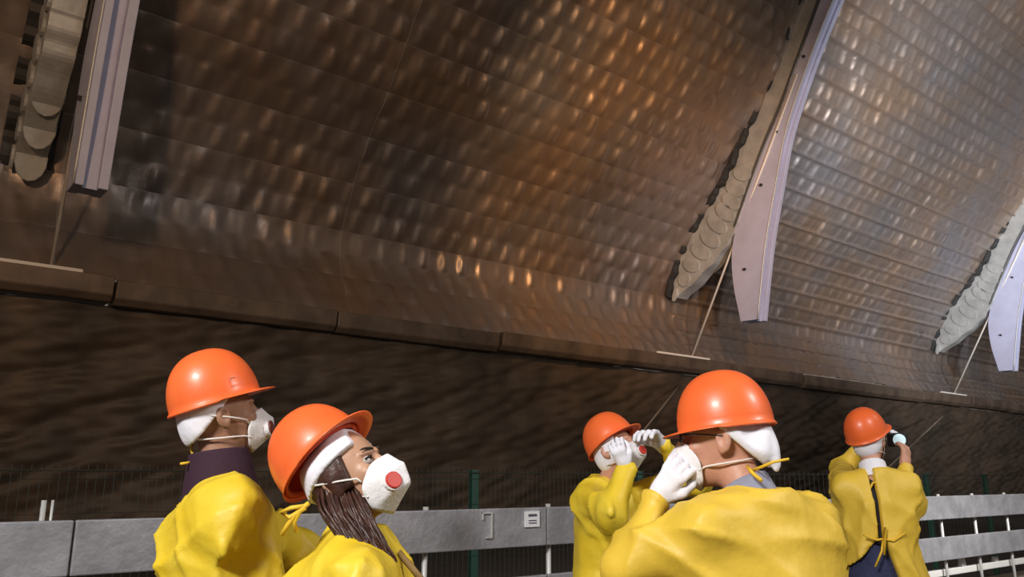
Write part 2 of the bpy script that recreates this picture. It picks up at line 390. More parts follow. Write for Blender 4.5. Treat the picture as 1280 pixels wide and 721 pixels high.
for k, (px, py, lab) in enumerate([(1205, 693, 'crumpled white paper scrap lying on the pale lower rail, nearer one'), (1246, 688, 'folded white paper scrap lying on the pale lower rail, farther one')]):
    sv, zv = on_rail(px, py, 3.9); mb = MB(); c = H(3.90, sv, -.862); h = .085-.03*k
    mb.add([c+AX*-.06, c+AX*.07+NR*.02, c+AX*.05+NR*.05, c+AX*-.05+NR*.05, c+AX*-.045+Vector((0, 0, h*.7)), c+AX*.03+NR*.01+Vector((0, 0, h)), c+AX*.045+NR*.04+Vector((0, 0, h*.6)), c+AX*-.03+NR*.045+Vector((0, 0, h))],
           [(0, 3, 2, 1), (4, 5, 6, 7), (0, 1, 5, 4), (1, 2, 6, 5), (2, 3, 7, 6), (3, 0, 4, 7)])
    o = mb.build('paper_scrap', M['paper']); o['label'] = lab; o['category'] = 'paper'
fence = empty('mesh_fence', (0, 0, 0), 'dark green welded wire fence on dark posts beyond the guard rail', 'fence')
fp = [-3.9, -1.95, 0, 1.97, 3.94, 5.9, 7.85, 9.8, 11.77, 13.7] + [15.7+1.96*k for k in range(8)]
for sp in fp:
    mb = MB(); bar(mb, 5.5, sp-.035, sp+.035, -EYE, .075, .06); mb.build('post', M['green'], fence, bevel=.006)
for a, b in zip(fp[:-1], fp[1:]):
    mb = MB(); x = a+.05
    while x < b-.04:
        mb.tube([H(5.5, x, -1.4), H(5.5, x, .085)], .0018, 3); x += .05 if a < 4 else .1
    z = -1.4
    while z < .08:
        mb.tube([H(5.495, a, z), H(5.495, b, z)], .0018, 3); z += .2
    for z in (-.9, -.3, .05): mb.tube([H(5.49, a, z), H(5.49, b, z)], .003, 4)
    o = mb.build('wire_panel', M['wire'], fence); o['kind'] = 'stuff'

# ------------------------------------------------------------ signed distance modelling
def smin(a, b, k):
    h = np.clip(.5+.5*(b-a)/k, 0, 1); return b+(a-b)*h-k*h*(1-h)
def smax(a, b, k): return -smin(-a, -b, k)
def cap(P, a, b, ra, rb=None):
    rb = ra if rb is None else rb
    a = np.array(a, np.float32); b = np.array(b, np.float32); ba = b-a; L2 = float(ba@ba)+1e-9
    px, py, pz = P[0]-a[0], P[1]-a[1], P[2]-a[2]
    h = np.clip((px*ba[0]+py*ba[1]+pz*ba[2])/L2, 0, 1)
    return np.sqrt((px-ba[0]*h)**2+(py-ba[1]*h)**2+(pz-ba[2]*h)**2)-(ra+(rb-ra)*h)
def ell(P, c, r):
    x, y, z = (P[0]-c[0])/r[0], (P[1]-c[1])/r[1], (P[2]-c[2])/r[2]
    k0 = np.sqrt(x*x+y*y+z*z); k1 = np.sqrt((x/r[0])**2+(y/r[1])**2+(z/r[2])**2)+1e-9
    return k0*(k0-1)/k1
def frame(P, c, R):
    """coordinates of P in the frame R (3x3, columns = local axes) at c"""
    x, y, z = P[0]-c[0], P[1]-c[1], P[2]-c[2]
    return [x*R[0][i]+y*R[1][i]+z*R[2][i] for i in range(3)]
def nets(f, xs, ys, zs):
    xs, ys, zs = [np.asarray(a, np.float32) for a in (xs, ys, zs)]
    G = np.meshgrid(xs, ys, zs, indexing='ij'); D = f(G).astype(np.float32)
    ins = D < 0; nx, ny, nz = D.shape
    c = np.zeros((nx-1, ny-1, nz-1), np.int8)
    offs = [(i, j, k) for i in (0, 1) for j in (0, 1) for k in (0, 1)]
    for i, j, k in offs: c += ins[i:nx-1+i, j:ny-1+j, k:nz-1+k]
    ci, cj, ck = np.nonzero((c > 0) & (c < 8)); n = len(ci)
    acc = np.zeros((n, 3)); cnt = np.zeros(n)
    ax = [xs, ys, zs]
    for a in offs:
        for dim in range(3):
            if a[dim]: continue
            b = list(a); b[dim] = 1
            ia = (ci+a[0], cj+a[1], ck+a[2]); ib = (ci+b[0], cj+b[1], ck+b[2])
            da, db = D[ia], D[ib]; m = (da < 0) != (db < 0)
            t = np.where(m, da/np.where(m, da-db, 1), 0)
            for q in range(3):
                pa, pb = ax[q][ia[q]], ax[q][ib[q]]
                acc[:, q] += np.where(m, pa+(pb-pa)*t, 0)
            cnt += m
    V = acc/cnt[:, None]
    idx = -np.ones((nx-1, ny-1, nz-1), np.int64); idx[ci, cj, ck] = np.arange(n)
    F = []
    for dim in range(3):
        o1, o2 = [(1, 2), (2, 0), (0, 1)][dim]
        sl = [slice(1, -1)]*3; sl[dim] = slice(0, -1); sh = [slice(1, -1)]*3; sh[dim] = slice(1, None)
        A, B = ins[tuple(sl)], ins[tuple(sh)]; e = np.array(np.nonzero(A != B))
        base = e.copy(); base[o1] += 1; base[o2] += 1
        def cell(d1, d2):
            q = base.copy(); q[o1] -= d1; q[o2] -= d2; return idx[q[0], q[1], q[2]]
        q = np.stack([cell(1, 1), cell(0, 1), cell(0, 0), cell(1, 0)], -1)
        inside_first = A[e[0], e[1], e[2]]
        q[~inside_first] = q[~inside_first][:, ::-1]
        F.append(q)
    F = np.concatenate(F); F = F[(F >= 0).all(1)]
    return V, F
def axis(lo, hi, h, fine=None, hf=None):
    if fine is None: return np.arange(lo, hi+h, h)
    a, b = max(fine[0], lo), min(fine[1], hi); out = [lo]
    while out[-1] < hi:
        x = out[-1]; out.append(x+(hf if a-hf <= x <= b else h if x < a-h or x > b else hf))
    return np.array(out)
def sdf_obj(name, f, lo, hi, h, material, parent, fine=None, hf=None):
    xs, ys = axis(lo[0], hi[0], hf or h), axis(lo[1], hi[1], hf or h)
    zs = axis(lo[2], hi[2], h, fine, hf)
    V, F = nets(f, xs, ys, zs)
    if len(V) == 0: print('EMPTY SDF', name); return None
    V = V-np.array(parent.matrix_basis.translation)
    return mesh_np(name, V, F, material, parent)
def creases(P, seed, amp, f=9, dirz=.5):
    r = np.random.default_rng(seed); o = 0
    wx = np.sin(P[0]*f*.6+P[2]*f*.4+r.uniform(0, 6)); wy = np.sin(P[1]*f*.7-P[2]*f*.5+r.uniform(0, 6))
    for i in range(5):
        k = r.normal(size=3); k[2] *= dirz; k /= np.linalg.norm(k); k *= f*(1+.45*i)
        o = o+(np.abs(np.sin(.5*(k[0]*P[0]+k[1]*P[1]+k[2]*P[2])+wx*.9+wy*.7+r.uniform(0, 6)))-.6)/(1+.55*i)
    return amp*o

def folds(P, seed, amp):
    # narrow cloth folds that run mostly downwards and fade in and out
    r = np.random.default_rng(seed+100); o = 0
    wx = np.sin(P[2]*7+P[0]*5+r.uniform(0, 6)); wy = np.sin(P[2]*5-P[1]*8+r.uniform(0, 6))
    for i in range(5):
        k = r.normal(size=3); k[2] *= .35+.25*i*.5; k /= np.linalg.norm(k); k *= 11+4*i
        m = np.clip(.5+np.sin(P[0]*r.uniform(-9, 9)+P[1]*r.uniform(-9, 9)+P[2]*r.uniform(5, 11)+r.uniform(0, 6)), 0, 1)
        o = o+m*((1-np.abs(np.sin(k[0]*P[0]+k[1]*P[1]+k[2]*P[2]+wx*.8+wy*.6+r.uniform(0, 6))))**2.2)/(1+.3*i)
    return -amp*(o-.35)

# ------------------------------------------------------------ people
def heading(deg):            # columns: person's right, forward, up
    a = math.radians(deg); f = Vector((math.cos(a), math.sin(a), 0)); r = Vector((math.sin(a), -math.cos(a), 0))
    return Matrix((r, f, Vector((0, 0, 1)))).transposed()
def tilt(R, up=0, roll=0):   # nod up, lean towards the right shoulder
    return R @ Matrix.Rotation(math.radians(up), 3, 'X') @ Matrix.Rotation(math.radians(roll), 3, 'Y')
def L3(R): return [[R[i][j] for j in range(3)] for i in range(3)]
def head_sdf(Q, slim=1.0):
    x, y, z = Q; x = x/slim; Q = (x, y, z)
    d = ell(Q, (0, -.012, .035), (.077, .097, .092))
    d = smin(d, ell(Q, (0, .035, -.035), (.058, .060, .083)), .03)
    d = smin(d, ell(Q, (0, .066, -.096), (.024, .022, .020)), .025)
    ax = (np.abs(x), y, z)
    d = smin(d, ell(ax, (.036, .072, -.018), (.022, .018, .018)), .02)        # cheekbones
    d = smax(d, -ell(ax, (.032, .104, .012), (.019, .020, .013)), .016)       # eye sockets
    d = smin(d, cap(Q, (0, .092, .016), (0, .113, -.022), .007, .011), .012)  # nose
    d = smin(d, cap(ax, (0, .108, -.026), (.012, .098, -.028), .007, .006), .008)
    d = smin(d, cap(ax, (.012, .090, .032), (.045, .078, .030), .007, .004), .012)  # brow
    d = smin(d, cap(ax, (0, .091, -.056), (.018, .084, -.058), .006, .004), .008)   # lips
    d = smin(d, cap(ax, (0, .089, -.067), (.016, .083, -.066), .006, .004), .008)
    # ears
    e = ell((ax[0]-.25*np.maximum(0, -.012-y), y, z), (.082, -.014, .0), (.0095, .021, .034)); e = smax(e, -ell(ax, (.093, -.008, .003), (.009, .011, .019)), .003)
    d = smin(d, smin(e, ell(ax, (.077, -.006, -.028), (.007, .010, .010)), .008), .006)
    return d
def loft(P, prof_):
    z = P[2]; pr = np.array(prof_)
    a = np.interp(z, pr[:, 0], pr[:, 1]); b = np.interp(z, pr[:, 0], pr[:, 2]); cy = np.interp(z, pr[:, 0], pr[:, 3])
    q = np.sqrt((P[0]/a)**2+((P[1]-cy)/b)**2)
    d = (q-1)*np.minimum(a, b)
    return np.maximum(d, np.maximum(pr[0, 0]-z, z-pr[-1, 0]))
def helmet(hc, Rh, person, col, scale=1.0, badge=None):
    """shell, all-round rim and peak, inner band"""
    nt, npp = 64, 16; V = []; W = []
    a, b, c = .108*scale, .127*scale, .150*scale
    def peak(w): return max(0, math.cos(w))**1.3
    rows = []
    # w = 0 at the front
    for i in range(npp+1):
        ph = (math.pi/2)*(1-i/npp); r_ = math.cos(ph)**.86; zz = math.sin(ph)**.95
        ring = []
        for j in range(nt):
            w = 2*math.pi*j/nt
            rid = 1+.012*math.exp(-(math.sin(w)*math.cos(ph)/.16)**2)*zz
            ring.append(((a*r_*math.sin(w))*rid, (b*r_*math.cos(w))*rid-.006, c*zz*rid))
        rows.append(ring)
    for e, dz in ((.003, -.004), (.006, -.007), (.5, 0), (1.0, 0)):
        ring = []
        for j in range(nt):
            w = 2*math.pi*j/nt; pk = peak(w)
            if e < .1: ex, dzz = e, dz
            else: ex, dzz = .007+.040*pk*e, -.008-.006*pk*e*e
            ring.append(((a+ex*.8)*math.sin(w), (b+ex)*math.cos(w)-.006, dzz))
        rows.append(ring)
    V = [p for r in rows for p in r]; F = []
    for i in range(len(rows)-1):
        for j in range(nt):
            F.append((i*nt+j, (i+1)*nt+j, (i+1)*nt+(j+1) % nt, i*nt+(j+1) % nt))
    me = bpy.data.meshes.new('helmet'); base = person.matrix_basis.translation
    T = lambda p: tuple(Rh @ Vector(p) + hc - base)
    me.from_pydata([T(p) for p in V], [], F); me.update(); me.polygons.foreach_set('use_smooth', [True]*len(me.polygons)); me.materials.append(col); me.materials.append(M['orange_in'])
    o = bpy.data.objects.new('helmet', me); link(o, person)
    m = o.modifiers.new('thickness', 'SOLIDIFY'); m.thickness = .0035; m.offset = -1
    mb = MB()
    mb.tube([T(((a-.008)*math.sin(w), (b-.008)*math.cos(w)-.006, .002)) for w in [2*math.pi*k/32 for k in range(33)]], .011, 6, flat=.4)
    mb.build('sweat_band', M['orange_in'], o, smooth=True)
    if badge:
        for w0, z0 in badge:
            mb = MB(); cw = Vector(((a)*math.sin(w0)*.985, (b)*math.cos(w0)*.985-.006, z0)); nrm = Vector((math.sin(w0)/a, math.cos(w0)/b, .8)).normalized()
            tx = Vector((math.cos(w0), -math.sin(w0), 0)).normalized(); ty = nrm.cross(tx).normalized()
            for q in ((tx*.013, ty*.002, ty*.012), (tx*.013, ty*.002, ty*-.012), (ty*.013, tx*.002, tx*.012), (ty*.013, tx*.002, tx*-.012)):
                mb.box(cw+q[2], q[0], q[1], nrm*.004)
            mb.v = [T(p) for p in mb.v]; mb.build('side_slot', col, o, bevel=.001)
    return o
def mask(hc, R, person, valve, vcol, vx=.0, sc=1.0, straps=2):
    base = person.matrix_basis.translation
    T = lambda p: tuple(R @ (Vector(p)) + hc - base)
    # folded respirator: outline hexagon, central crease pushed forward
    pts = [(-.066, .052, -.046), (-.044, .088, -.002), (0, .122, .006), (.044, .088, -.002), (.066, .052, -.046),
           (.050, .050, -.098), (0, .070, -.125), (-.050, .050, -.098),
           (0, .150, -.030), (0, .146, -.078), (-.040, .118, -.042), (.040, .118, -.042), (-.036, .110, -.084), (.036, .110, -.084)]
    pts = [(p[0]*sc, p[1]*(1+(sc-1)*.4), p[2]*sc) for p in pts]
    F = [(0, 1, 10), (1, 2, 8, 10), (2, 3, 11, 8), (3, 4, 11), (4, 5, 13, 11), (5, 6, 9, 13), (6, 7, 12, 9), (7, 0, 10, 12), (10, 8, 9, 12), (8, 11, 13, 9)]
    me = bpy.data.meshes.new('mask'); me.from_pydata([T(p) for p in pts], [], [f[::-1] for f in F]); me.update(); me.materials.append(M['mask'])
    o = bpy.data.objects.new('mask', me); link(o, person)
    m = o.modifiers.new('s', 'SUBSURF'); m.levels = m.render_levels = 3; m.subdivision_type = 'CATMULL_CLARK'
    me.polygons.foreach_set('use_smooth', [True]*len(me.polygons))
    for e in me.edges:
        pass
    at_ = me.attributes.new('crease_edge', 'FLOAT', 'EDGE')
    ol = {tuple(sorted((i, (i+1) % 8))) for i in range(8)}
    for i, e in enumerate(me.edges):
        k = tuple(sorted(e.vertices)); at_.data[i].value = .75 if k in ol else .55 if (min(k) >= 8) else .35
    m = o.modifiers.new('t', 'SOLIDIFY'); m.thickness = .002; m.offset = 0
    # hem round the rim
    mb = MB(); rim = [Vector(pts[i % 8]) for i in range(9)]; loop = []
    for i in range(8):
        for k in range(4): loop.append(T(rim[i].lerp(rim[i+1], k/4)))
    if valve:
        c = Vector((vx, .131*(1+(sc-1)*.4), -.056*sc)) if abs(vx) < .02 else Vector((vx, .118, -.060*sc))
        nrm = Vector((vx*22, 1, .02)).normalized()
        mb = MB(); mb.tube([T(c), T(c+nrm*.016)], .0215, 20); mb.build('valve', vcol, o, bevel=.003, smooth=False)
        mb = MB(); mb.tube([T(c-nrm*.004), T(c+nrm*.010)], .0255, 20); mb.build('valve_seat', M['mask'], o, bevel=.002)
    if straps:
        for z0, zb, rr in ((-.03, .03, 1.02), (-.07, -.05, 1.0))[2-straps:]:
            for sg in (-1, 1):
                q = []
                for k in range(9):
                    t = k/8; ang = math.pi*.20+t*math.pi*.62
                    x = sg*math.sin(ang)*.087; y = math.cos(ang)*.10-.012+.0; z = z0+(zb-z0)*t
                    if zb < 0: x *= (.80+.0*t); y *= .85
                    q.append(T((x, y, z)))
                q = [T((sg*.060*sc, .060, z0-.005))]+q[1:]
                mb = MB(); mb.tube(q, .0028, 5, flat=1.0); mb.build('strap', M['strap'], o, smooth=True)
    return o
def glove_sdf(wr, dirv, palm, curl=35, thumb=1, s=1.0, spread=1.0, side=1):
    """wr wrist, dirv unit along the hand, palm unit normal out of the palm; returns sdf function and points"""
    d = Vector(dirv).normalized(); p = Vector(palm); p = (p-d*p.dot(d)).normalized(); x = d.cross(p)*side
    prims = []
    pc = [wr+d*.03*s, wr+d*.088*s]
    fingers = []
    for k, (off, ln) in enumerate([(-.031, .074), (-.010, .084), (.011, .078), (.030, .060)]):
        a = wr+d*.088*s+x*off*s; pts = [a]; cur = d+x*off*4*spread; cur.normalize(); ang = 0
        for j, fr in enumerate((.45, .32, .23)):
            ang += math.radians(curl*(.7 if j == 0 else 1)); dd = cur*math.cos(ang)+p*math.sin(ang)
            pts.append(pts[-1]+dd*ln*fr*s*1.05)
        fingers.append(pts)
    th = [wr+d*.025*s-x*.026*s, wr+d*.055*s-x*.048*s+p*.012*s, wr+d*.085*s-x*.052*s+p*.032*s, wr+d*.105*s-x*.046*s+p*.042*s]
    def f(P):
        o = cap(P, wr-d*.01*s, pc[0], .029*s, .030*s)
        for off in (-.024, -.008, .008, .023):
            o = smin(o, cap(P, wr+d*.02*s+x*off*.7*s, wr+d*.085*s+x*off*s, .017*s, .0145*s), .014)
        for q in fingers:
            r = .0105*s
            for u, v in zip(q[:-1], q[1:]): o = smin(o, cap(P, u, v, r, r*.93), .005); r *= .93
        for u, v, r in zip(th[:-1], th[1:], (.017, .0135, .0115)): o = smin(o, cap(P, u, v, r*s, r*.88*s), .007)
        return o
    allp = [q for F_ in fingers for q in F_]+th+[wr]
    lo = [min(q[i] for q in allp)-.05 for i in range(3)]; hi = [max(q[i] for q in allp)+.05 for i in range(3)]
    return f, lo, hi

def person(label, hc, phi, head_R, stature, arms, skin, gown_mat, seed, lean=0, gown_open=False, wide=1.0, bare_hand=None, slim=1.0, near=True,
           shift=(0, 0), drop=.245, cap_f=None, collar=None, neck_y=-.035, fold=.016):
    S = stature/1.75; Rb = heading(phi)
    fw = Rb.col[1]; rt = Rb.col[0]
    base = Vector((hc.x, hc.y, 0)) - Vector((fw.x, fw.y, 0))*(.045+lean) + Vector((shift[0], shift[1], 0))
    pe = empty('person', base, label, 'person', 'visitors in yellow gowns and orange helmets')
    RB, RH = L3(Rb), L3(head_R)
    def bl(x, y, z): return base + rt*x + fw*y + Vector((0, 0, z*S))
    zt = hc.z
    sh = zt-drop*S                       # shoulder joint height
    zneck = zt-.165*S
    def J(x, y, z): return base + rt*x + fw*y + Vector((0, 0, z))
    SHL, SHR = J(-.175*wide, -.01, sh), J(.175*wide, -.01, sh)
    neck0, neck1 = J(0, -.03, zneck-.05), hc + head_R @ Vector((0, -.02, -.05))
    armp = {}
    for side, sj in (('l', SHL), ('r', SHR)):
        A = arms.get(side)
        if A is None: A = (sj + rt*(-.06 if side == 'l' else .06)+Vector((0, 0, -.28)), sj + rt*(-.05 if side == 'l' else .05)+fw*.12+Vector((0, 0, -.50)))
        armp[side] = (sj, Vector(A[0]), Vector(A[1]))
    hip = .92*S
    # --- body: head, neck, trunk, arms and legs in one surface
    hands = []
    if bare_hand: hands = [glove_sdf(*h[0], **h[1]) for h in bare_hand]
    def fbody(P):
        Q = frame(P, hc, RH); d = head_sdf(Q, slim)
        d = smin(d, cap(P, neck0, neck1, .056*slim, .052*slim), .03)
        B = frame(P, base, RB)
        t = loft(B, [(hip-.08, .12, .09, 0), (hip, .145, .105, 0), (hip+.18*S, .125, .09, .0), (sh-.1, .15, .10, -.005), (sh+.02, .13, .07, -.01), (sh+.06, .06, .045, -.02)])
        for k in ('l', 'r'):
            sj, el, wr = armp[k]
            t = smin(t, smin(cap(P, sj, el, .047, .038), cap(P, el, wr, .037, .025), .01), .02)
            lx = -.085 if k == 'l' else .085
            kn = J(lx*1.1, .02, .48*S); an = J(lx*1.1, -.02, .09)
            t = smin(t, smin(cap(P, J(lx, 0, hip-.02), kn, .078, .052), cap(P, kn, an, .052, .036), .02), .03)
        d = smin(d, t, .025)
        for hf, lo, hi in hands: d = smin(d, hf(P), .012)
        return d
    pts = [p for a in armp.values() for p in a]
    lo = [min([p[i] for p in pts]+[base[i]-.25*(i < 2)])-.10 for i in range(2)]+[.03]
    hi = [max([p[i] for p in pts]+[base[i]+.25*(i < 2), hc[i]+.10])+.10 for i in range(2)]+[max([hc.z+.16]+[p.z+.2 for p in pts])]
    lo = [min(lo[i], hc[i]-.16) if i < 2 else lo[i] for i in range(3)]; hi = [max(hi[i], hc[i]+.16) if i < 2 else hi[i] for i in range(3)]
    hf = .005 if near else .0075
    sdf_obj('body', fbody, lo, hi, .035, skin, pe, (hc.z-.20, hc.z+.16), hf)
    # --- gown
    w = wide
    zh = .50*S
    pf = [(zh, .27*w, .22, 0), (hip, .235*w, .185, 0), (hip+.16*S, .205*w, .165, 0), (sh-.22, .215*w, .160, .0), (sh-.10, .215*w, .150, -.0), (sh-.02, .195*w, .125, -.01), (sh+.03, .165*w, .108, -.015), (sh+.062, .125, .092, -.025), (sh+.085, .095, .082, -.03), (sh+.105, .074, .070, -.03)]
    def fg(P):
        B = frame(P, base, RB); d = loft(B, pf)
        cr = creases(B, seed, fold, 17, .22)*.6+folds(B, seed, .020)
        for k in ('l', 'r'):
            sj, el, wr = armp[k]
            inn = J((-.12 if k == 'l' else .12)*w, -.01, sh-.005)
            a = cap(P, inn, sj, .070, .064)
            a = smin(a, cap(P, sj, el, .066, .070), .05)
            v = (wr-el); wr2 = el+v*.90
            a = smin(a, cap(P, el, wr2, .070, .043), .03)
            av = np.array(wr-sj); av /= np.linalg.norm(av); al = P[0]*av[0]+P[1]*av[1]+P[2]*av[2]
            a = a+.004*(np.abs(np.sin(al*26+P[0]*14-P[1]*10+seed))-.5)
            d = smin(d, a, .085)
        d = d+cr
        # neckline
        if gown_open:
            x, y, z = B
            dz = np.maximum(0, sh-.27-z); xl = -.045-.013-dz*.85; xr = -.045+.013+dz*.30
            d = np.where(y < 0, smax(d, np.minimum(x-xl, xr-x), .008), d)
        return d
    zlo = base.z + zh - .02
    top = max([sh+.13]+[p.z+.10 for p in pts])
    sdf_obj('gown', fg, [lo[0]-.08, lo[1]-.08, zlo], [hi[0]+.08, hi[1]+.08, top], .04, gown_mat, pe, (hc.z-.62 if near else hc.z-.75, top), .0095 if near else .012)
    # trousers and shoes
    def ft(P):
        t = None
        for lx in (-.085, .085):
            kn = J(lx*1.15, .02, .48*S); an = J(lx*1.15, -.02, .12)
            q = smin(cap(P, J(lx, 0, hip-.02), kn, .098, .075), cap(P, kn, an, .074, .066), .02)
            t = q if t is None else smin(t, q, .02)
        B = frame(P, base, RB)
        t = smin(t, loft(B, [(hip-.1, .175, .135, 0), (hip+.17, .178, .135, 0)]), .03)
        return t
    sdf_obj('trousers', ft, [base.x-.32, base.y-.32, .06], [base.x+.32, base.y+.32, hip+.22], .02, M['navy'], pe)
    def fs(P):
        t = None
        for lx in (-.098, .098):
            q = smin(cap(P, J(lx, -.05, .042), J(lx, .13, .036), .042, .038), cap(P, J(lx, -.03, .05), J(lx, -.03, .11), .045, .042), .02)
            t = q if t is None else np.minimum(t, q)
        return np.maximum(t, .002-P[2])
    sdf_obj('shoes', fs, [base.x-.33, base.y-.33, -.02], [base.x+.33, base.y+.33, .18], .014, M['blackc'], pe)
    return pe, J, RH, dict(sh=sh, zneck=zneck, neck0=neck0, neck1=neck1, Rb=Rb, RB=RB, base=base, arms=armp, hip=hip, S=S)
def head_piece(name, pe, hc, R, f, material, h=.006, box=((-.13, -.16, -.2), (.13, .16, .18))):
    RH = L3(R)
    cs = [R @ Vector((box[i][0], box[j][1], box[k][2]))+hc for i in (0, 1) for j in (0, 1) for k in (0, 1)]
    lo = [min(c[i] for c in cs) for i in range(3)]; hi = [max(c[i] for c in cs) for i in range(3)]
    return sdf_obj(name, lambda P: f(frame(P, hc, RH), P), lo, hi, h, material, pe)
def collar_piece(pe, info, material, r0, r1, top, bot, seed=1, tiltv=(0, 0, 0)):
    a, b = info['neck0'], info['neck1']; ax_ = (b-a).normalized()
    def f(P):
        q = (P[0]-a[0])*ax_[0]+(P[1]-a[1])*ax_[1]+(P[2]-a[2])*ax_[2]
        d = cap(P, a-ax_*.05, b, r1, r0)
        return np.maximum(d+creases((P[0], P[1], P[2]), seed, .0015, 26), smax(bot-q, q-top, .01))
    c = (a+b)/2
    return sdf_obj('collar', f, [c.x-.13, c.y-.13, c.z-.16], [c.x+.13, c.y+.13, c.z+.14], .006, material, pe)
def hood_sdf(Q, grow=.008, y0=.045, low=-.07):
    d = ell(Q, (0, -.014, .028), (.082+grow, .102+grow, .098+grow))
    d = smin(d, ell(Q, (0, -.055, -.030), (.058+grow, .052+grow, .055+grow)), .03)
    return d
def tube_part(name, pts, r, material, pe, flat=1.0, k=6):
    mb = MB(); b = pe.matrix_basis.translation
    mb.tube([Vector(p)-b for p in pts], r, k, flat=flat); return mb.build(name, material, pe, smooth=True)
def hand_part(name, pe, material, args, kw, h=.005):
    f, lo, hi = glove_sdf(*args, **kw); return sdf_obj(name, f, lo, hi, h, material, pe)

# ---- man in purple collar, back to the camera at the left
hc = at(277, 521, 2.36); R1 = tilt(heading(32), 14, 0)
el = at(238, 674, 2.30); wr = at(318, 745, 2.15)
pe, J, RH, inf = person('man at far left, purple collar, orange helmet, white mask, yellow gown, gazing up', hc, 27, R1, 1.76,
    {'r': (el, wr), 'l': (at(372, 690, 2.75), at(405, 740, 2.6))}, M['skin_tan'], M['yellow'], 11, wide=.92, shift=(.085, .03), drop=.256)
helmet(hc+R1 @ Vector((0, -.004, .052)), tilt(heading(28), 20, 0), pe, M['orange'], badge=[(math.radians(68), .035)])
head_piece('head_cover', pe, hc, R1, lambda Q, P: np.maximum(hood_sdf(Q)+creases(Q, 3, .0025, 40), np.maximum(Q[1]+.008-(Q[2]-.03)*1.0, -.088-Q[2])), M['white'])
mask(hc, R1, pe, True, M['darkred'], vx=.028)
collar_piece(pe, inf, M['purple'], .072, .118, .120, -.02, 4)
n0 = inf['neck0']
tube_part('neck_tie', [at(252, 572, 2.33), at(240, 577, 2.28), at(226, 579, 2.24)], .004, M['tie'], pe)
tube_part('neck_tie', [at(242, 545, 2.36), at(239, 560, 2.33), at(242, 572, 2.31)], .004, M['tie'], pe)

# ---- long-haired woman
hc = at(438, 596, 2.06); R2 = tilt(heading(-22), 26, 6)
pe, J, RH, inf = person('woman with long brown hair, red-valved white mask, orange helmet tipped back, yellow gown', hc, 8, R2, 1.62,
    {'r': (at(374, 748, 1.92), at(480, 800, 1.75)), 'l': (at(500, 755, 2.25), at(560, 790, 2.1))}, M['skin_w'], M['yellow'], 23, wide=1.0, slim=.93, shift=(.10, 0))
Rk = tilt(heading(-18), 49, 0)
helmet(hc+Rk @ Vector((0, -.022, .082))+Vector((-.004, 0, .012)), Rk, pe, M['orange'], scale=1.0)
kh = Rk
def coverw(Q, P):
    K = frame(P, hc, L3(Rk)); d = hood_sdf(Q, .010)
    return np.maximum(np.maximum(np.maximum(d+creases(Q, 5, .002, 40), K[2]-.095), -K[2]+.030), K[1]-.085)
head_piece('head_cover', pe, hc, R2, coverw, M['white'])
def hairf(Q, P):
    d = ell(Q, (0, -.020, .022), (.082, .098, .098))
    d = smin(d, ell((np.abs(Q[0]), Q[1], Q[2]), (.066, .030, .005), (.014, .026, .045)), .015)
    d = smin(d, ell(Q, (0, -.050, -.06), (.060, .045, .06)), .03)
    d = smin(d, ell((np.abs(Q[0]), Q[1], Q[2]), (.072, -.010, -.004), (.016, .030, .045)), .01)
    face = smax(Q[1]-.052, -.2-Q[2], .01)
    return np.maximum(d+.002*np.sin(Q[0]*260+Q[2]*60), Q[1]-.036+np.where(Q[2] < -.03, (-.03-Q[2])*1.2, 0))
hair = head_piece('hair', pe, hc, R2, hairf, M['hair'])
rr = random.Random(3); mb = MB(); b0 = pe.matrix_basis.translation
for k in range(300):
    u = rr.random(); v = rr.random()
    p0 = at(398+48*u, 606+18*v, 2.05-.06*rr.random()); p1 = at(404+54*u+rr.uniform(-4, 4), 636+10*v, 1.965-.03*rr.random())
    p2 = at(426+50*u+rr.uniform(-4, 4), 668+10*v, 1.93-.03*rr.random()); e = rr.random()
    p3 = at(448+42*u+rr.uniform(-8, 8), 696+20*e, 1.90-.02*rr.random()); p4 = at(470+24*u+rr.uniform(-10, 10), 708+26*e*rr.random(), 1.90)
    q = catmull([tuple(p) for p in (p0, p1, p2, p3, p4)], 4) if False else None
    P5 = np.array([p0, p1, p2, p3, p4]); Q5 = np.vstack([2*P5[0]-P5[1], P5, 2*P5[-1]-P5[-2]]); out = []
    for i in range(1, 5):
        for j in range(4):
            t = j/4; out.append(.5*((2*Q5[i])+(-Q5[i-1]+Q5[i+1])*t+(2*Q5[i-1]-5*Q5[i]+4*Q5[i+1]-Q5[i+2])*t*t+(-Q5[i-1]+3*Q5[i]-3*Q5[i+1]+Q5[i+2])*t**3))
    out.append(P5[-1]); n = len(out)
    mb.tube([Vector(p)-b0 for p in out], [(.0030+.0028*((k*7919)%10)/10)*(1-.75*(i/(n-1))**2) for i in range(n)], 5)
o = mb.build('hair_strands', M['hair'], hair, smooth=True); o['kind'] = 'stuff'; o.matrix_parent_inverse = Matrix()
mk = mask(hc, R2, pe, True, M['red'], vx=.030, sc=1.10)
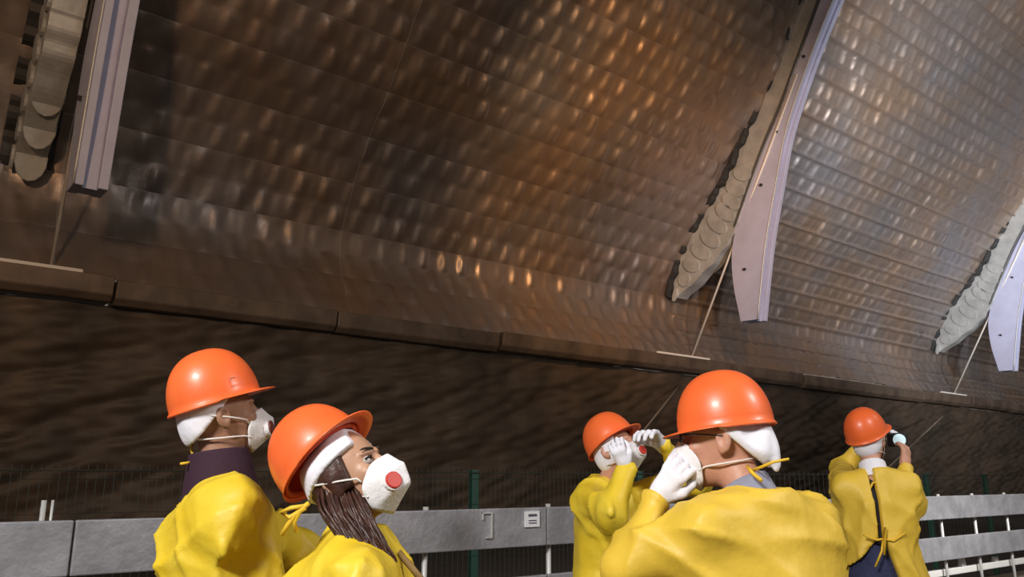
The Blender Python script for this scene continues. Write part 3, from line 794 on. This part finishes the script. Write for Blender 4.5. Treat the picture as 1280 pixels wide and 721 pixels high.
for sg in (-1, 1):
    b = pe.matrix_basis.translation; T = lambda p: R2 @ Vector(p)+hc-b
    mb = MB(); c = Vector((sg*.031, .0795, .010))
    ring = []
    bm_v = []
    for i in range(9):
        for j in range(12):
            ph = math.pi*i/8; w = 2*math.pi*j/12; bm_v.append(T(c+Vector((.0125*math.sin(ph)*math.cos(w), .0125*math.cos(ph), .0125*math.sin(ph)*math.sin(w)))))
    mb.add(bm_v, [(i*12+j, i*12+(j+1) % 12, (i+1)*12+(j+1) % 12, (i+1)*12+j) for i in range(8) for j in range(12)])
    ey = mb.build('eye', M['eyewhite'], pe, smooth=True)
    mb = MB(); mb.tube([T(c+Vector((0, .0105, .003))), T(c+Vector((0, .0132, .0035)))], .0062, 12); mb.build('iris', M['iris'], ey)
    mb = MB(); mb.tube([T(c+Vector((sg*x, .0135-abs(x)*.35-max(0, x)*.25, .0075-abs(x)*.15-x*.1))) for x in (-.014, -.007, 0, .007, .015)], .0024, 6); mb.build('eyelash', M['darkhair'], ey, smooth=True)
    mb = MB(); mb.tube([T(Vector((sg*x, .0985-abs(x)*.42+.005, .034+.006*math.sin((x-.012)*55)))) for x in (.012, .020, .030, .040, .050)], [.002, .0038, .0036, .003, .0015], 6); mb.build('eyebrow', M['darkhair'], pe, smooth=True)
for pts in ([(386, 628), (372, 640), (360, 655), (352, 668)], [(386, 628), (376, 636), (368, 652), (371, 664)], [(380, 632), (364, 634), (350, 640), (362, 646), (382, 634)]):
    tube_part('neck_tie', [at(x, y, 1.93) for x, y in pts], .006, M['tie'], pe, flat=.8)
tube_part('shoulder_strap', [at(499, 690, 1.94), at(506, 699, 1.92), at(515, 709, 1.89), at(530, 728, 1.86)], .010, M['strapbrown'], pe, flat=.4)

# ---- small woman with both hands at her helmet
hc = at(771, 563, 3.85); R3 = tilt(heading(-40), 22, 0)
rw = at(782, 582, 3.62); lw = at(828, 556, 3.80)
pe, J, RH, inf = person('woman with both gloved hands raised to her helmet, behind the man touching his mask', hc, -32, R3, 1.70,
    {'r': (at(763, 642, 3.50), rw), 'l': (at(872, 600, 3.8), lw)}, M['skin'], M['yellow'], 37, wide=.92, near=False, shift=(.0, .03), drop=.225)
helmet(hc+R3 @ Vector((0, -.010, .048)), tilt(heading(-36), 34, 0), pe, M['orange'])
head_piece('head_cover', pe, hc, R3, lambda Q, P: np.maximum(hood_sdf(Q)+creases(Q, 3, .002, 40), Q[1]-.045), M['white'], .008)
mask(hc, R3, pe, True, M['red'], vx=.012)
hand_part('glove', pe, M['glove'], (rw, (at(766, 549, 3.60)-rw).normalized(), Vector((.3, 1, .1))), dict(curl=40, s=.9, side=1), .006)
hand_part('glove', pe, M['glove'], (lw, (at(800, 527, 3.70)-lw).normalized(), Vector((-.5, -.6, -.6))), dict(curl=35, s=1.2, side=1), .006)

# ---- man with his back to the camera, hand at his mask
hc = at(903, 551, 2.20); R4 = tilt(heading(158), -2, 0)
lw = at(822, 622, 2.18)
pe, J, RH, inf = person('nearest man seen from behind, gloved hand at his white mask, glasses, orange helmet', hc, 118, R4, 1.70,
    {'l': (at(783, 712, 2.08), lw), 'r': (at(1012, 765, 2.05), at(960, 800, 2.3))}, M['skin'], M['yellow2'], 41, wide=1.10, shift=(.045, 0), drop=.226, fold=.013)
helmet(hc+R4 @ Vector((0, -.006, .040)), tilt(heading(160), -6, 0), pe, M['orange'], scale=1.0)
def cover4(Q, P):
    d = hood_sdf(Q, .012); d = smin(d, ell(Q, (-.02, -.112, -.02), (.05, .03, .055)), .03)
    d = smin(d, ell(Q, (-.03, -.135, -.045), (.016, .014, .05)), .012)
    return np.maximum(d+creases(Q, 9, .005, 40), np.maximum(Q[1]+.008-(Q[2]-.03)*1.0, -.088-Q[2]))
head_piece('head_cover', pe, hc, R4, cover4, M['white'])
mask(hc, R4, pe, False, M['red'], sc=1.08, straps=1)
hand_part('glove', pe, M['glove'], (lw, (at(850, 580, 2.16)-lw).normalized(), Vector((.55, .8, .1))), dict(curl=34, s=.95, side=1), .005)
collar_piece(pe, inf, M['greyblue'], .062, .080, .115, .0, 8)
b = pe.matrix_basis.translation
for sg in (-1, 1):
    q = [R4 @ Vector(v)+hc for v in ((sg*.060, .092, .020), (sg*.076, .070, .020), (sg*.084, .03, .016), (sg*.0855, -.015, .010), (sg*.084, -.028, -.004))]
    tube_part('glasses_temple', q, .0024, M['black'], pe)
g = []
for sg in (-1, 1):
    q = [R4 @ Vector((sg*(.034+.026*math.cos(w)), .108-.006*math.cos(w)*1.0, .012+.017*math.sin(w)))+hc for w in [2*math.pi*k/16 for k in range(17)]]
    tube_part('glasses_rim', q, .0018, M['black'], pe)
tube_part('neck_tie', [at(938, 588, 2.12), at(952, 583, 2.06), at(966, 577, 2.03), at(986, 573, 2.03)], .004, M['tie'], pe)
tube_part('neck_tie', [at(934, 582, 2.12), at(940, 590, 2.06), at(952, 600, 2.03)], .005, M['tie'], pe)

# ---- far visitor raising a camera, gown open at the back
hc = at(1086, 551, 4.6); R5 = tilt(heading(48), 6, 0)
rw = at(1131, 582, 4.62); lw = at(1092, 545, 4.95)
rh = ((rw, (at(1133, 556, 4.66)-rw).normalized(), Vector((-.5, .75, 0))), dict(curl=38, s=1.0, side=1))
pe, J, RH, inf = person('farthest visitor, back turned, raising a camera, dark trousers in the open-backed yellow gown', hc, 86, R5, 1.785,
    {'r': (at(1140, 628, 4.45), rw), 'l': (at(1052, 585, 4.95), lw)}, M['skin'], M['yellow2'], 53, wide=.95, near=False, gown_open=True, bare_hand=[rh], shift=(-.02, -.02), fold=.013)
helmet(hc+R5 @ Vector((0, -.012, .044)), tilt(heading(36), 26, 0), pe, M['orange'])
head_piece('head_cover', pe, hc, R5, lambda Q, P: np.maximum(hood_sdf(Q)+creases(Q, 3, .002, 40), Q[1]-.02), M['white'], .008)
mask(hc, R5, pe, False, M['red'])
collar_piece(pe, inf, M['white'], .066, .082, .105, .0, 8)
inner = inf
def under(P):
    B = frame(P, inf['base'], inf['RB']); sh = inf['sh']
    return loft(B, [(inf['hip']+.08, .14, .11, 0), (inf['hip']+.20, .17, .13, 0), (sh-.22, .18, .130, 0), (sh-.08, .17, .115, -.01), (sh+.0, .14, .085, -.01), (sh+.05, .07, .06, -.02)])
bs = inf['base']
sdf_obj('shirt', under, [bs.x-.25, bs.y-.25, inf['hip']-.06], [bs.x+.25, bs.y+.25, inf['sh']+.08], .018, M['blackc'], pe)
w0 = J(-.045, -.175, inf['sh']-.27)
tube_part('waist_tie', [w0+Vector((-.10, 0, .02)), w0+Vector((-.04, -.01, -.005)), w0, w0+Vector((.05, -.01, -.01)), w0+Vector((.12, 0, .03))], .007, M['tie'], pe)
tube_part('waist_tie', [w0, w0+Vector((-.02, -.015, -.06)), w0+Vector((-.06, -.01, -.14))], .006, M['tie'], pe)
tube_part('waist_tie', [w0, w0+Vector((.01, -.02, .06)), w0+Vector((-.01, -.02, -.08))], .006, M['tie'], pe)
n5 = J(-.045, -.11, inf['sh']+.02); tube_part('neck_tie', [n5+Vector((-.03, 0, -.05)), n5, n5+Vector((.03, 0, .0))], .006, M['tie'], pe)
hand_part('glove', pe, M['glove'], (lw, (at(1122, 535, 4.85)-lw).normalized(), Vector((.2, -.6, -.7))), dict(curl=30, s=1.05, side=-1), .006)
# the camera in the visitor's hands
cc = at(1122, 549, 4.78); cd = (R5 @ Vector((0, 1, 0))); cr_ = (R5 @ Vector((1, 0, 0))); cu = cd.cross(cr_)*-1
ce = empty('hand_camera', cc, 'black camera with a glowing pale screen, raised by the farthest visitor', 'camera')
mb = MB(); mb.box((0, 0, 0), cr_*.055, cd*.022, Vector((0, 0, .04))); mb.build('camera_body', M['black'], ce, bevel=.008)
mb = MB(); mb.tube([cd*.02, cd*.065], .032, 20); mb.build('lens', M['black'], ce, bevel=.004)
mb = MB(); mb.tube([cd*-.022+cr_*.018, cd*-.034+cr_*.018], .036, 20); mb.build('lit_screen', M['screen'], ce, bevel=.004)
